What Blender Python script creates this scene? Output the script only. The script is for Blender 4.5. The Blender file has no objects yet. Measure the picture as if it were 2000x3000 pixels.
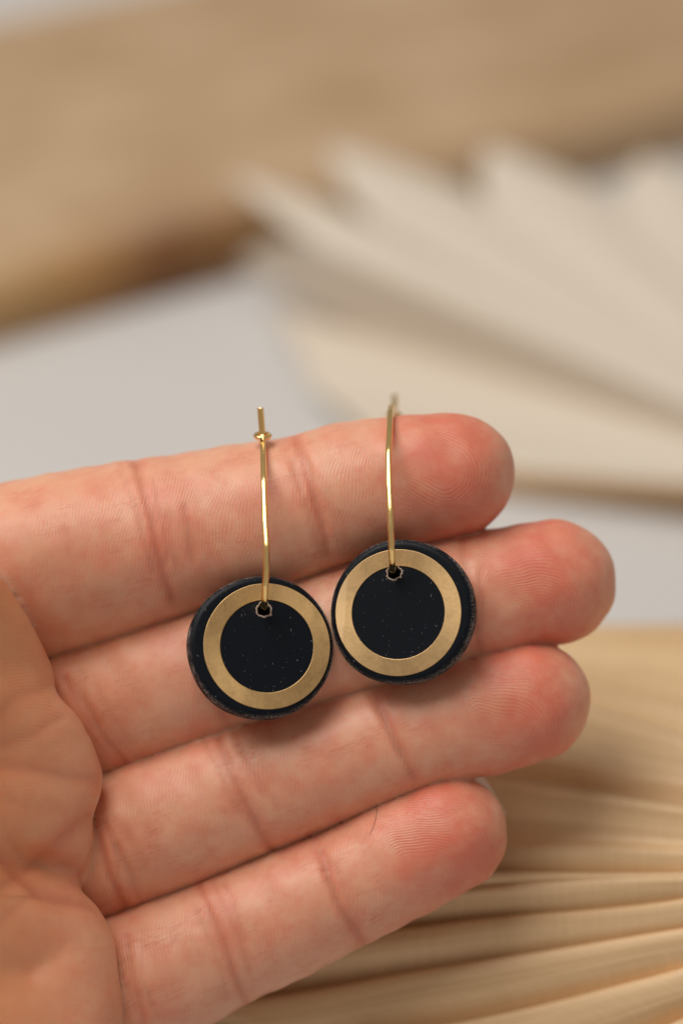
import bpy, bmesh, math, random
import numpy as np
from mathutils import Vector, Matrix, noise

random.seed(7)
rng = np.random.default_rng(11)
scene = bpy.context.scene
COL = scene.collection

# ------------------------------------------------------------------ camera
K = 0.0514              # millimetres per reference pixel at the focus plane
DIST = 335.8            # camera to focus plane, mm
PITCH = math.radians(33)
FOC_Z = 0.0780          # height of the focus point over the table, m
sp, cp = math.sin(PITCH), math.cos(PITCH)
XA = Vector((1, 0, 0)); YA = Vector((0, sp, cp)); ZA = Vector((0, -cp, sp))
ORG = Vector((0, 0, FOC_Z))
CAMP = ORG + ZA * (DIST * 0.001)
FRAME = Matrix((
    (XA.x, YA.x, ZA.x, ORG.x),
    (XA.y, YA.y, ZA.y, ORG.y),
    (XA.z, YA.z, ZA.z, ORG.z),
    (0, 0, 0, 1)))                     # the hand's own frame: x to the fingertips, z out of the palm

cam_data = bpy.data.cameras.new("camera")
cam = bpy.data.objects.new("camera", cam_data)
COL.objects.link(cam)
m = FRAME.copy(); m.translation = CAMP
cam.matrix_world = m
cam_data.sensor_fit = 'VERTICAL'
cam_data.sensor_height = 36.0
cam_data.lens = 100.0
cam_data.clip_start = 0.01
cam_data.clip_end = 50.0
cam_data.dof.use_dof = True
cam_data.dof.focus_distance = (DIST - 0.6) * 0.001
cam_data.dof.aperture_fstop = 6.5
cam_data.dof.aperture_blades = 9
scene.camera = cam

# ------------------------------------------------------------------ world + lamps
world = bpy.data.worlds.new("World")
scene.world = world
world.use_nodes = True
bg = world.node_tree.nodes["Background"]
bg.inputs[0].default_value = (1.0, 0.90, 0.80, 1)
bg.inputs[1].default_value = 0.32

def area(name, loc, target, sx, sy, power, col):
    l = bpy.data.lights.new(name, 'AREA')
    l.shape = 'RECTANGLE'; l.size = sx; l.size_y = sy
    l.energy = power; l.color = col
    o = bpy.data.objects.new(name, l)
    COL.objects.link(o)
    o.location = loc
    d = Vector(target) - Vector(loc)
    o.rotation_euler = d.to_track_quat('-Z', 'Y').to_euler()
    return o

area("window_light", (-0.36, 0.0, 1.0), (0, 0.05, 0.03), 0.75, 0.65, 10.7, (1.0, 0.962, 0.905))

scene.view_settings.view_transform = 'Standard'
scene.view_settings.look = 'None'
scene.view_settings.exposure = -0.14
scene.view_settings.gamma = 1.0
scene.cycles.use_denoising = True
scene.cycles.max_bounces = 10

# ------------------------------------------------------------------ helpers
def PX(dx, dy, z=0.0):
    """hand-frame millimetres of the photograph's pixel (1568 wide) at depth z"""
    s = (DIST - z) / DIST
    return np.array(((dx - 784) * K * s, (1176 - dy) * K * s, z))

def RAY(dx, dy, h):
    """world point where the sight line through a pixel meets height h (m)"""
    d = XA * ((dx - 784) * K) + YA * ((1176 - dy) * K) - ZA * DIST
    t = (h - CAMP.z) / d.z
    return CAMP + d * t

def mesh_obj(name, verts, faces, mat=None, parent=None, frame=None, smooth=True):
    me = bpy.data.meshes.new(name)
    me.from_pydata([tuple(v) for v in verts], [], [tuple(f) for f in faces])
    me.update()
    if smooth:
        me.polygons.foreach_set("use_smooth", [True] * len(me.polygons))
    o = bpy.data.objects.new(name, me)
    COL.objects.link(o)
    if mat: me.materials.append(mat)
    if parent is not None: o.parent = parent
    elif frame is not None: o.matrix_world = frame
    return o

def empty(name, matrix, label, cat, group=None):
    o = bpy.data.objects.new(name, None)
    COL.objects.link(o)
    o.empty_display_size = 0.01
    o.matrix_world = matrix
    o["label"] = label; o["category"] = cat
    if group: o["group"] = group
    return o

def new_mat(name):
    mt = bpy.data.materials.new(name)
    mt.use_nodes = True
    nt = mt.node_tree
    return mt, nt, nt.nodes["Principled BSDF"]

def N(nt, typ, **kw):
    n = nt.nodes.new(typ)
    for k, v in kw.items():
        if k.startswith("_"): setattr(n, k[1:], v)
    return n

def L(nt, a, b): nt.links.new(a, b)

def attr(nt, name):
    n = nt.nodes.new("ShaderNodeAttribute"); n.attribute_name = name
    return n

def math_node(nt, op, a, b=None, clamp=False):
    n = nt.nodes.new("ShaderNodeMath"); n.operation = op; n.use_clamp = clamp
    for i, v in enumerate((a, b)):
        if v is None: continue
        if isinstance(v, (int, float)): n.inputs[i].default_value = v
        else: nt.links.new(v, n.inputs[i])
    return n.outputs[0]

def mix_col(nt, fac, a, b, blend='MIX'):
    n = nt.nodes.new("ShaderNodeMix"); n.data_type = 'RGBA'; n.blend_type = blend
    for idx, v in ((0, fac), (6, a), (7, b)):
        if isinstance(v, (int, float)): n.inputs[idx].default_value = v
        elif isinstance(v, tuple): n.inputs[idx].default_value = (*v, 1)
        else: nt.links.new(v, n.inputs[idx])
    return n.outputs[2]

def noise_tex(nt, vec, scale, detail=3, rough=0.55):
    n = nt.nodes.new("ShaderNodeTexNoise")
    n.inputs["Scale"].default_value = scale
    n.inputs["Detail"].default_value = detail
    n.inputs["Roughness"].default_value = rough
    if vec is not None: nt.links.new(vec, n.inputs["Vector"])
    return n

def mapping(nt, vec, scale, loc=(0, 0, 0), rot=(0, 0, 0)):
    n = nt.nodes.new("ShaderNodeMapping")
    n.inputs["Scale"].default_value = scale
    n.inputs["Location"].default_value = loc
    n.inputs["Rotation"].default_value = rot
    nt.links.new(vec, n.inputs["Vector"])
    return n.outputs[0]

def ramp(nt, fac, stops):
    n = nt.nodes.new("ShaderNodeValToRGB")
    cr = n.color_ramp
    while len(cr.elements) < len(stops): cr.elements.new(0.5)
    for e, (p, c) in zip(cr.elements, stops):
        e.position = p
        e.color = (*c, 1) if isinstance(c, tuple) else (c, c, c, 1)
    nt.links.new(fac, n.inputs[0])
    return n.outputs[0]

def bump(nt, height, dist, strength=1.0, normal=None):
    n = nt.nodes.new("ShaderNodeBump")
    n.inputs["Strength"].default_value = strength
    n.inputs["Distance"].default_value = dist
    nt.links.new(height, n.inputs["Height"])
    if normal is not None: nt.links.new(normal, n.inputs["Normal"])
    return n.outputs[0]

# ------------------------------------------------------------------ materials
def mat_table():
    mt, nt, b = new_mat("white_table_paint")
    co = nt.nodes.new("ShaderNodeTexCoord").outputs["Object"]
    n = noise_tex(nt, co, 9, 4)
    L(nt, ramp(nt, n.outputs[0], [(0.3, (0.575, 0.56, 0.55)), (0.7, (0.615, 0.60, 0.59))]), b.inputs["Base Color"])
    b.inputs["Roughness"].default_value = 0.55
    return mt

def mat_wood():
    mt, nt, b = new_mat("pale_brown_wood")
    co = nt.nodes.new("ShaderNodeTexCoord").outputs["Object"]
    g = noise_tex(nt, mapping(nt, co, (9, 130, 60)), 1.0, 5, 0.6)
    p = noise_tex(nt, mapping(nt, co, (32, 75, 40)), 1.0, 4, 0.65)
    c1 = ramp(nt, g.outputs[0], [(0.25, (0.38, 0.24, 0.125)), (0.75, (0.53, 0.37, 0.225))])
    c2 = ramp(nt, p.outputs[0], [(0.34, (0.35, 0.215, 0.11)), (0.66, (0.59, 0.435, 0.29))])
    top = mix_col(nt, 0.5, c1, c2)
    # shadow painted into the board's front edge, golden at one end, darkest further along
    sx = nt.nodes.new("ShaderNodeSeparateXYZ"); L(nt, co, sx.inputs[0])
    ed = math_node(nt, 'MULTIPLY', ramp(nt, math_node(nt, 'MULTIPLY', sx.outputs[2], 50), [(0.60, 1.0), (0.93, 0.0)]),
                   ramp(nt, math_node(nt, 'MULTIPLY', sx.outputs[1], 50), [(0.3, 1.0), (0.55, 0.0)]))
    edge_shade = ramp(nt, math_node(nt, 'MULTIPLY', sx.outputs[0], 8), [(0.0, (0.48, 0.30, 0.13)), (0.15, (0.40, 0.21, 0.07)), (0.28, (0.20, 0.08, 0.02)), (0.40, (0.30, 0.15, 0.05)), (0.58, (0.52, 0.35, 0.20))])
    L(nt, mix_col(nt, ed, top, edge_shade), b.inputs["Base Color"])
    b.inputs["Roughness"].default_value = 0.5
    L(nt, bump(nt, g.outputs[0], 0.0003, 0.4), b.inputs["Normal"])
    return mt

def mat_leaf(name, light, dark, fine):
    """dried palm: long fibres, faint cross weave"""
    mt, nt, b = new_mat(name)
    uv = attr(nt, "leaf_uv").outputs["Vector"]
    fib = noise_tex(nt, mapping(nt, uv, (16, 950, 1)), 1.0, 5, 0.65)
    broad = noise_tex(nt, mapping(nt, uv, (9, 160, 1)), 1.0, 3)
    cross = noise_tex(nt, mapping(nt, uv, (1500, 240, 1)), 1.0, 2)
    f = math_node(nt, 'ADD', math_node(nt, 'MULTIPLY', fib.outputs[0], 0.5), math_node(nt, 'MULTIPLY', broad.outputs[0], 0.5))
    f = math_node(nt, 'ADD', f, math_node(nt, 'MULTIPLY', math_node(nt, 'SUBTRACT', cross.outputs[0], 0.5), 0.25 * fine))
    L(nt, ramp(nt, f, [(0.36, dark), (0.60, light)]), b.inputs["Base Color"])
    b.inputs["Roughness"].default_value = 0.5
    b.inputs["Specular IOR Level"].default_value = 0.35
    h = math_node(nt, 'ADD', math_node(nt, 'MULTIPLY', fib.outputs[0], 0.7), math_node(nt, 'MULTIPLY', cross.outputs[0], 0.5 * fine))
    L(nt, bump(nt, h, 0.00012, 0.8), b.inputs["Normal"])
    return mt

def mat_clay():
    mt, nt, b = new_mat("black_clay")
    co = nt.nodes.new("ShaderNodeTexCoord").outputs["Object"]
    rim = attr(nt, "rim").outputs["Fac"]
    hole = attr(nt, "hole_edge").outputs["Fac"]
    v = nt.nodes.new("ShaderNodeTexVoronoi"); v.feature = 'F1'; v.voronoi_dimensions = '2D'
    v.inputs["Scale"].default_value = 2300
    wv = noise_tex(nt, co, 900, 2, 0.5)
    vv_ = nt.nodes.new("ShaderNodeVectorMath"); vv_.operation = 'MULTIPLY_ADD'
    L(nt, wv.outputs["Color"], vv_.inputs[0]); vv_.inputs[1].default_value = (0.0016, 0.0016, 0.0016); L(nt, co, vv_.inputs[2])
    L(nt, vv_.outputs[0], v.inputs["Vector"])
    sel = nt.nodes.new("ShaderNodeSeparateColor"); L(nt, v.outputs["Color"], sel.inputs[0])
    big = math_node(nt, 'GREATER_THAN', sel.outputs[0], 0.74)
    rad = math_node(nt, 'MULTIPLY', math_node(nt, 'MULTIPLY', sel.outputs[1], sel.outputs[1]), 0.16)
    speck = math_node(nt, 'MULTIPLY', big, math_node(nt, 'LESS_THAN', v.outputs["Distance"], rad))
    n = noise_tex(nt, co, 4200, 3, 0.7)
    pat = noise_tex(nt, co, 500, 2, 0.5)
    dusty = math_node(nt, 'MULTIPLY', ramp(nt, n.outputs[0], [(0.44, 0.0), (0.58, 1.0)]), rim)
    dusty = math_node(nt, 'MULTIPLY', dusty, ramp(nt, pat.outputs[0], [(0.34, 0.1), (0.6, 1.0)]))
    hn = noise_tex(nt, co, 3500, 2, 0.6)
    he = math_node(nt, 'GREATER_THAN', math_node(nt, 'ADD', hole, math_node(nt, 'MULTIPLY', math_node(nt, 'SUBTRACT', hn.outputs[0], 0.5), 1.1)), 0.62)
    c = mix_col(nt, dusty, (0.003, 0.0048, 0.0085), (0.28, 0.24, 0.22))
    c = mix_col(nt, math_node(nt, 'MULTIPLY', speck, 0.28), c, (0.45, 0.47, 0.42))
    c = mix_col(nt, math_node(nt, 'MULTIPLY', he, 0.85), c, (0.42, 0.32, 0.25))
    L(nt, c, b.inputs["Base Color"])
    b.inputs["Roughness"].default_value = 0.42
    L(nt, mix_col(nt, rim, (0.40, 0.40, 0.40), (0.75, 0.75, 0.75)), b.inputs["Roughness"])
    b.inputs["Specular IOR Level"].default_value = 0.15
    hh = math_node(nt, 'ADD', math_node(nt, 'MULTIPLY', n.outputs[0], math_node(nt, 'ADD', math_node(nt, 'MULTIPLY', rim, 1.0), 0.12)), math_node(nt, 'MULTIPLY', speck, 0.6))
    L(nt, bump(nt, hh, 0.00006, 1.0), b.inputs["Normal"])
    return mt

def mat_brass(name, colr, rough, worn_x=None):
    mt, nt, b = new_mat(name)
    co = nt.nodes.new("ShaderNodeTexCoord").outputs["Object"]
    n = noise_tex(nt, co, 2600, 3, 0.65)
    n2 = noise_tex(nt, co, 420, 3, 0.6)
    br = noise_tex(nt, mapping(nt, co, (4200, 260, 1000), rot=(0, 0, 0.35)), 1.0, 3, 0.6)
    c = mix_col(nt, ramp(nt, n.outputs[0], [(0.35, 0.0), (0.7, 1.0)]), tuple(x * 0.93 for x in colr), tuple(min(1, x * 1.06) for x in colr))
    c = mix_col(nt, math_node(nt, 'MULTIPLY', ramp(nt, n2.outputs[0], [(0.60, 0.0), (0.72, 1.0)]), 0.18), c, tuple(x * 0.65 for x in colr))
    rgh = ramp(nt, n2.outputs[0], [(0.3, rough - 0.1), (0.7, rough + 0.08)])
    if worn_x is not None:              # a brushed sliver along one side of the ring
        sx = nt.nodes.new("ShaderNodeSeparateXYZ"); L(nt, co, sx.inputs[0])
        wv = noise_tex(nt, mapping(nt, co, (6000, 200, 200), rot=(0, 0, -0.04)), 1.0, 2)
        msk = math_node(nt, 'LESS_THAN', math_node(nt, 'ADD', sx.outputs[0], math_node(nt, 'MULTIPLY', sx.outputs[1], -0.05)), worn_x)
        msk = math_node(nt, 'MULTIPLY', msk, ramp(nt, wv.outputs[0], [(0.35, 0.45), (0.6, 1.0)]))
        c = mix_col(nt, msk, c, tuple(min(1, x * 1.35 + 0.05) for x in colr))
        rgh = mix_col(nt, msk, rgh, (0.36, 0.36, 0.36))
    L(nt, c, b.inputs["Base Color"])
    b.inputs["Metallic"].default_value = 1.0
    b.inputs["Anisotropic"].default_value = 0.45
    tg = nt.nodes.new("ShaderNodeTangent"); tg.direction_type = 'RADIAL'; tg.axis = 'Z'
    L(nt, tg.outputs[0], b.inputs["Tangent"])
    L(nt, rgh, b.inputs["Roughness"])
    hh = math_node(nt, 'ADD', n.outputs[0], math_node(nt, 'MULTIPLY', ramp(nt, br.outputs[0], [(0.60, 0.0), (0.7, 1.0)]), 0.8))
    L(nt, bump(nt, hh, 0.000012, 0.7), b.inputs["Normal"])
    return mt

def mat_gold():
    mt, nt, b = new_mat("polished_gold")
    b.inputs["Base Color"].default_value = (1.0, 0.71, 0.30, 1)
    b.inputs["Metallic"].default_value = 1.0
    b.inputs["Roughness"].default_value = 0.2
    return mt

def mat_skin():
    mt, nt, b = new_mat("skin")
    co = nt.nodes.new("ShaderNodeTexCoord").outputs["Object"]
    flush = attr(nt, "flush").outputs["Fac"]
    palm = attr(nt, "palm").outputs["Fac"]
    crease = attr(nt, "crease").outputs["Fac"]
    ridge = attr(nt, "ridge").outputs["Fac"]
    rmask = attr(nt, "ridge_mask").outputs["Fac"]
    suv = attr(nt, "skin_uv").outputs["Vector"]
    blot = noise_tex(nt, co, 210, 4, 0.6)
    blot2 = noise_tex(nt, co, 620, 3, 0.6)
    fl = math_node(nt, 'ADD', flush, math_node(nt, 'MULTIPLY', math_node(nt, 'SUBTRACT', blot.outputs[0], 0.5), 1.6))
    fl = math_node(nt, 'ADD', fl, math_node(nt, 'MULTIPLY', math_node(nt, 'SUBTRACT', blot2.outputs[0], 0.5), 0.7), True)
    base = mix_col(nt, fl, (0.75, 0.395, 0.255), (0.67, 0.175, 0.105))
    base = mix_col(nt, math_node(nt, 'MULTIPLY', palm, 0.78), base, (0.83, 0.345, 0.135))
    # friction ridges
    sw = math_node(nt, 'SINE', ridge)
    jit = noise_tex(nt, co, 3200, 2, 0.5)
    worn = noise_tex(nt, co, 330, 3, 0.6)
    amp = math_node(nt, 'MULTIPLY', rmask, ramp(nt, jit.outputs[0], [(0.34, 0.1), (0.6, 1.0)]))
    amp = math_node(nt, 'MULTIPLY', amp, ramp(nt, worn.outputs[0], [(0.32, 0.25), (0.62, 1.0)]))
    hr = math_node(nt, 'MULTIPLY', sw, amp)
    base = mix_col(nt, math_node(nt, 'MULTIPLY', math_node(nt, 'ADD', math_node(nt, 'MULTIPLY', hr, 0.5), 0.5), 0.17), base, (0.86, 0.56, 0.43))
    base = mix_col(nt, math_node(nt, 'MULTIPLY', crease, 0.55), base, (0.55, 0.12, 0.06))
    # fine long wrinkles
    w = noise_tex(nt, mapping(nt, suv, (0.22, 2.6, 1.0)), 1.0, 2, 0.5)
    wl = ramp(nt, math_node(nt, 'ABSOLUTE', math_node(nt, 'SUBTRACT', w.outputs[0], 0.5)), [(0.0, 1.0), (0.03, 0.0)])
    wm = noise_tex(nt, mapping(nt, suv, (0.16, 0.3, 1.0), (3, 7, 0)), 1.0, 1)
    wl = math_node(nt, 'MULTIPLY', wl, ramp(nt, wm.outputs[0], [(0.5, 0.0), (0.62, 1.0)]))
    wl = math_node(nt, 'MULTIPLY', wl, attr(nt, "wrinkle_mask").outputs["Fac"])
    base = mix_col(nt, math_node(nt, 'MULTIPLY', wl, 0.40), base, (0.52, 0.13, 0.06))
    L(nt, base, b.inputs["Base Color"])
    fine = noise_tex(nt, co, 2400, 3, 0.6)
    h = math_node(nt, 'ADD', math_node(nt, 'MULTIPLY', hr, 0.5), math_node(nt, 'MULTIPLY', fine.outputs[0], 0.35))
    h = math_node(nt, 'SUBTRACT', h, math_node(nt, 'MULTIPLY', wl, 0.25))
    L(nt, bump(nt, h, 0.000045, 1.0), b.inputs["Normal"])
    b.inputs["Roughness"].default_value = 0.46
    b.inputs["Specular IOR Level"].default_value = 0.5
    b.inputs["Subsurface Weight"].default_value = 0.9
    b.inputs["Subsurface Radius"].default_value = (1.0, 0.30, 0.15)
    b.inputs["Subsurface Scale"].default_value = 0.0012
    return mt

def mat_plain(name, colr, rough, sss=0.0):
    mt, nt, b = new_mat(name)
    b.inputs["Base Color"].default_value = (*colr, 1)
    b.inputs["Roughness"].default_value = rough
    if sss:
        b.inputs["Subsurface Weight"].default_value = sss
        b.inputs["Subsurface Radius"].default_value = (1, 0.5, 0.35)
        b.inputs["Subsurface Scale"].default_value = 0.0008
    return mt

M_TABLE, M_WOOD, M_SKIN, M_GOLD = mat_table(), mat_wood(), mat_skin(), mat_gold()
M_CLAY = mat_clay()
M_BRASS = mat_brass("matt_brass", (0.60, 0.39, 0.175), 0.48)
M_BRASS_WORN = mat_brass("worn_brass", (0.60, 0.40, 0.195), 0.48, -0.00665)
M_LEAF = mat_leaf("tan_palm", (0.82, 0.59, 0.35), (0.60, 0.39, 0.20), 0.45)
M_PALE = mat_leaf("bleached_palm", (0.70, 0.62, 0.525), (0.65, 0.565, 0.465), 0.3)
M_STALK = mat_leaf("palm_stalk_skin", (0.62, 0.43, 0.25), (0.52, 0.34, 0.18), 0.3)
M_NAIL = mat_plain("fingernail", (0.86, 0.70, 0.60), 0.3, 0.3)
M_HAIR = mat_plain("dark_hair", (0.03, 0.015, 0.01), 0.4)

# ------------------------------------------------------------------ setting: table
def grid_sheet(x0, x1, y0, y1, z, n):
    xs = np.linspace(x0, x1, n + 1); ys = np.linspace(y0, y1, n + 1)
    v = [(x, y, z) for y in ys for x in xs]
    f = [(j * (n + 1) + i, j * (n + 1) + i + 1, (j + 1) * (n + 1) + i + 1, (j + 1) * (n + 1) + i) for j in range(n) for i in range(n)]
    return v, f

bm = bmesh.new()
bmesh.ops.create_cube(bm, size=1.0, matrix=Matrix.Translation((0.1, 0.45, -0.0125)) @ Matrix.Diagonal((1.8, 1.5, 0.025, 1)))
bmesh.ops.bevel(bm, geom=list(bm.edges), offset=0.004, segments=3, affect='EDGES', profile=0.5)
me = bpy.data.meshes.new("table_top"); bm.to_mesh(me); bm.free()
table = bpy.data.objects.new("table_top", me); COL.objects.link(table)
me.materials.append(M_TABLE)
table["kind"] = "structure"
table["label"] = "smooth white tabletop under the wooden board and palm leaves"

# ------------------------------------------------------------------ wooden board (its front edge rises to the right)
BT = 0.019
pa = RAY(0, 790, 0); pb = RAY(500, 652, 0)
ang = math.atan2(pb.y - pa.y, pb.x - pa.x)
bmat = Matrix.Translation((pa.x, pa.y, 0)) @ Matrix.Rotation(ang, 4, 'Z')
far_a = bmat.inverted() @ RAY(0, 0, BT); far_b = bmat.inverted() @ RAY(240, -40, BT)
depth = 0.5 * (far_a.y + far_b.y)
bm = bmesh.new()
bmesh.ops.create_cube(bm, size=1.0, matrix=Matrix.Translation((0.18, depth / 2, BT / 2)) @ Matrix.Diagonal((0.9, depth, BT, 1)))
bmesh.ops.bevel(bm, geom=[e for e in bm.edges if all(v.co.z > 0.001 for v in e.verts)], offset=0.011, segments=10, affect='EDGES', profile=0.5)
me = bpy.data.meshes.new("wooden_board"); bm.to_mesh(me); bm.free()
me.polygons.foreach_set("use_smooth", [True] * len(me.polygons))
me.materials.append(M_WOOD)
board = bpy.data.objects.new("wooden_board", me); COL.objects.link(board)
board.matrix_world = bmat
board["label"] = "wide pale brown wooden board lying behind the pale palm leaf"; board["category"] = "wooden board"

# ------------------------------------------------------------------ palm leaves
def leaf_fold(parent, h0, h1, pl, pr, rise, mat, kind='arch', n_u=30, n_v=22, tip=None, seed=0.0, power=1.0, floor_=0.0008):
    """one fold of a dried fan leaf between two long edges h0-pl and h1-pr (world points)"""
    inv = parent.matrix_world.inverted()
    verts, uvs = [], []
    ln = (pl - h0).length
    wd = (pl - pr).length
    for i in range(n_u + 1):
        u = i / n_u
        k = max(0.0, (u - 0.80) / 0.20) if tip is not None else 0.0
        for j in range(n_v + 1):
            v = j / n_v if kind == 'arch' else max(0, j - 1) / (n_v - 1)
            vv = v + ((tip - v) * (k ** 1.3) * 0.97 if tip is not None else 0)
            p = h0.lerp(pl, u).lerp(h1.lerp(pr, u), vv)
            w = ((0.30 + 0.70 * u) if kind == 'arch' else (0.10 + 0.90 * u)) * (1 - 0.9 * k ** 2)
            if kind == 'arch':
                a = math.sin(math.pi * v) ** power
            else:                                   # crest at the far edge, rounding down, then a sharp drop before the next crest
                c0, c1, soft_, dip = power
                q = min(1.0, max(0.0, (v - c0) / (c1 - c0)))
                a = -(soft_ * v ** 2.4 + dip * math.sin(math.pi * min(1.0, v / c0)) ** 1.4 + (1 - soft_) * q * q * (3 - 2 * q))
            wob = noise.noise(Vector((u * 4 + seed * 7.3, seed * 3.1, v * 1.2)))
            z = rise * (w * a + 0.10 * wob)
            if kind != 'arch' and j == 0: z -= 0.9 * rise * w + 0.0006
            p = p + Vector((0, 0, z)); p.z = max(p.z, floor_)
            verts.append(inv @ p)
            uvs.append((u * ln + seed, v * wd * 0.6 + seed * 0.37, 0.0))
    W_ = n_v + 1
    faces = [(i * W_ + j, i * W_ + j + 1, (i + 1) * W_ + j + 1, (i + 1) * W_ + j) for i in range(n_u) for j in range(n_v)]
    o = mesh_obj("leaf_fold", verts, faces, mat, parent)
    at = o.data.attributes.new("leaf_uv", 'FLOAT_VECTOR', 'POINT')
    at.data.foreach_set("vector", np.array(uvs, dtype=np.float32).ravel())
    sol = o.modifiers.new("thickness", 'SOLIDIFY'); sol.thickness = 0.00045; sol.offset = -1
    return o

def palm_leaf(label, hub, folds, droop=0.0):
    e = empty("palm_leaf", Matrix.Translation((hub.x, hub.y, 0)), label, "palm leaf")
    bpy.context.view_layer.update()
    for k, f in enumerate(folds):
        leaf_fold(e, *f[:6], **f[6], seed=0.37 * k + 0.11)
    verts, faces = [], []
    out = Vector((1, -0.12, droop)).normalized(); side = Vector((-out.y, out.x, 0))
    n = 12
    for i in range(9):
        c = hub + out * (-0.012 + 0.02 * i)
        r = 0.0075 - 0.00035 * i
        for j in range(n):
            a = 2 * math.pi * j / n
            verts.append(e.matrix_world.inverted() @ (c + side * (r * math.cos(a)) + Vector((0, 0, 0.7 * r * math.sin(a)))))
    for i in range(8):
        for j in range(n):
            faces.append((i * n + j, i * n + (j + 1) % n, (i + 1) * n + (j + 1) % n, (i + 1) * n + j))
    faces.append(tuple(range(n))[::-1]); faces.append(tuple(range(8 * n, 9 * n)))
    mesh_obj("stalk", verts, faces, M_STALK, e)
    return e

# pale leaf behind the hand
hubU = RAY(2070, 1150, 0.011)
def U(x, y, hh): return RAY(x, y, hh)
hb = BT + 0.0025
hubU2 = RAY(2070, 1200, 0.0005)
def fan(px_a, px_b, ha, hb_, rise, **kw):
    return (hubU, hubU, U(*px_a, ha), U(*px_b, hb_), rise, M_PALE, kw)
foldsU = [
    (hubU, hubU2, U(900, 1062, 0.004), U(900, 1112, 0.0006), 0.0008, M_LEAF, dict(kind='slope', power=(0.9, 1.0, 0.5, 0.0))),  # turned-down lower edge: its brown shade is put in as the tan colour
    fan((715, 900), (900, 1062), 0.001, 0.004, 0.0010, power=0.8),
    fan((620, 700), (715, 900), 0.0015, 0.001, 0.0012, power=0.8),
    fan((440, 440), (620, 700), hb, 0.0015, 0.0015, tip=0.62, power=0.9),
    fan((600, 385), (450, 445), hb - 0.001, hb - 0.001, 0.0016, tip=0.4),
    fan((880, 305), (610, 385), hb, hb, 0.0013, tip=0.45, power=0.9),
    fan((1270, 325), (940, 365), hb, hb, 0.0014, tip=0.45, power=0.9),
    fan((1630, 360), (1300, 370), hb, hb, 0.0014, tip=0.45, power=0.9),
    fan((1950, 360), (1640, 370), hb, hb, 0.0018, tip=0.45, power=0.9),
]
palm_leaf("pale bleached folded palm leaf with its tips on the wooden board", hubU, foldsU)

# tan leaf below and right of the hand: crest lines as (x, y) at the far left and at the hub end
hx_ = 2431
def ATZ(x, y, z):                       # world point on a pixel's sight line at a depth in the hand's frame
    return FRAME @ (Vector(PX(x, y, z)) * 0.001)
CREST = [  # left x, y there, hub-end y, depth at the left, drop, (drop start, drop end, rounding, hollow)
    (420, 1440, 1440, -70, 0.0050, (0.90, 1.0, 0.3, 0.0)),
    (420, 1325, 1960, -66, 0.0110, (0.70, 0.77, 0.25, 0.08)),
    (420, 1668, 1985, -30, 0.0140, (0.74, 0.80, 0.05, 0.30)),
    (420, 2030, 1988, -22.5, 0.0150, (0.22, 0.34, 0.2, 0.0)),
    (420, 2066, 1990, -22, 0.0180, (0.30, 0.42, 0.25, 0.0)),
    (420, 2180, 1992, -21.5, 0.0200, (0.46, 0.55, 0.45, 0.0)),
    (420, 2332, 1994, -20.5, 0.0190, (0.50, 0.60, 0.50, 0.0)),
    (800, 2421, 1998, -15, 0.0190, (0.50, 0.60, 0.50, 0.0)),
    (1100, 2531, 2004, -12, 0.0190, (0.50, 0.60, 0.50, 0.0)),
    (1100, 2731, 2010, -12, 0.0150, None),
]
foldsL = []
for i in range(len(CREST) - 1):
    (xa, ya, yh, za, ri, pw), (xb, yb, yh2, zb, ri2, pw2) = CREST[i], CREST[i + 1]
    pl = ATZ(xa, ya, za); h0 = ATZ(hx_, yh, -5 if i else -70)
    pr = ATZ(xb, yb, zb) + Vector((0, 0.0004, 0)); h1 = ATZ(hx_, yh2, -5)
    foldsL.append((h0, h1, pl, pr, ri, M_LEAF, dict(kind='slope', power=pw, floor_=0.0008 + 0.0005 * i)))
hubL = ATZ(hx_, 1990, -5.5)
palm_leaf("tan ribbed dried palm leaf below the fingertips at lower right", hubL, foldsL, -0.22)

# ------------------------------------------------------------------ the hand
# each finger: (px, py, radius px, z mm) from base to tip
FINGERS = [
    [(-330, 1420, 205, -4), (-200, 1382, 222, -9), (0, 1330, 217, -11.0), (150, 1294, 210, -10.3), (330, 1252, 198, -9.8), (400, 1235, 191, -9.6),
     (590, 1193, 178, -9.0), (715, 1157, 164, -8.5), (800, 1130, 160, -8.2), (935, 1104, 151, -7.9), (1040, 1090, 142, -7.8)],
    [(-200, 1740, 190, -9), (50, 1668, 182, -13.5), (250, 1612, 177, -12.0), (400, 1565, 170, -10.6), (600, 1508, 164, -9.7),
     (800, 1450, 163, -9.2), (1000, 1396, 158, -9.2), (1080, 1378, 156, -9.3), (1165, 1360, 150, -9.5), (1268, 1338, 146, -9.8)],
    [(-150, 2080, 180, -8), (100, 1990, 170, -12), (280, 1925, 168, -10.4), (400, 1880, 167, -9.3), (560, 1815, 162, -8.6), (680, 1772, 156, -8.4),
     (800, 1728, 151, -8.2), (940, 1682, 146, -8.0), (1085, 1640, 148, -7.8), (1213, 1610, 143, -7.9)],
    [(-120, 2470, 170, -8), (50, 2385, 164, -11), (200, 2308, 170, -9.6), (330, 2248, 168, -8.6), (505, 2163, 156, -7.9), (680, 2085, 150, -7.4), (800, 2030, 141, -7.0),
     (935, 1962, 142, -6.8), (1028, 1912, 138, -6.9)],
]
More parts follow.
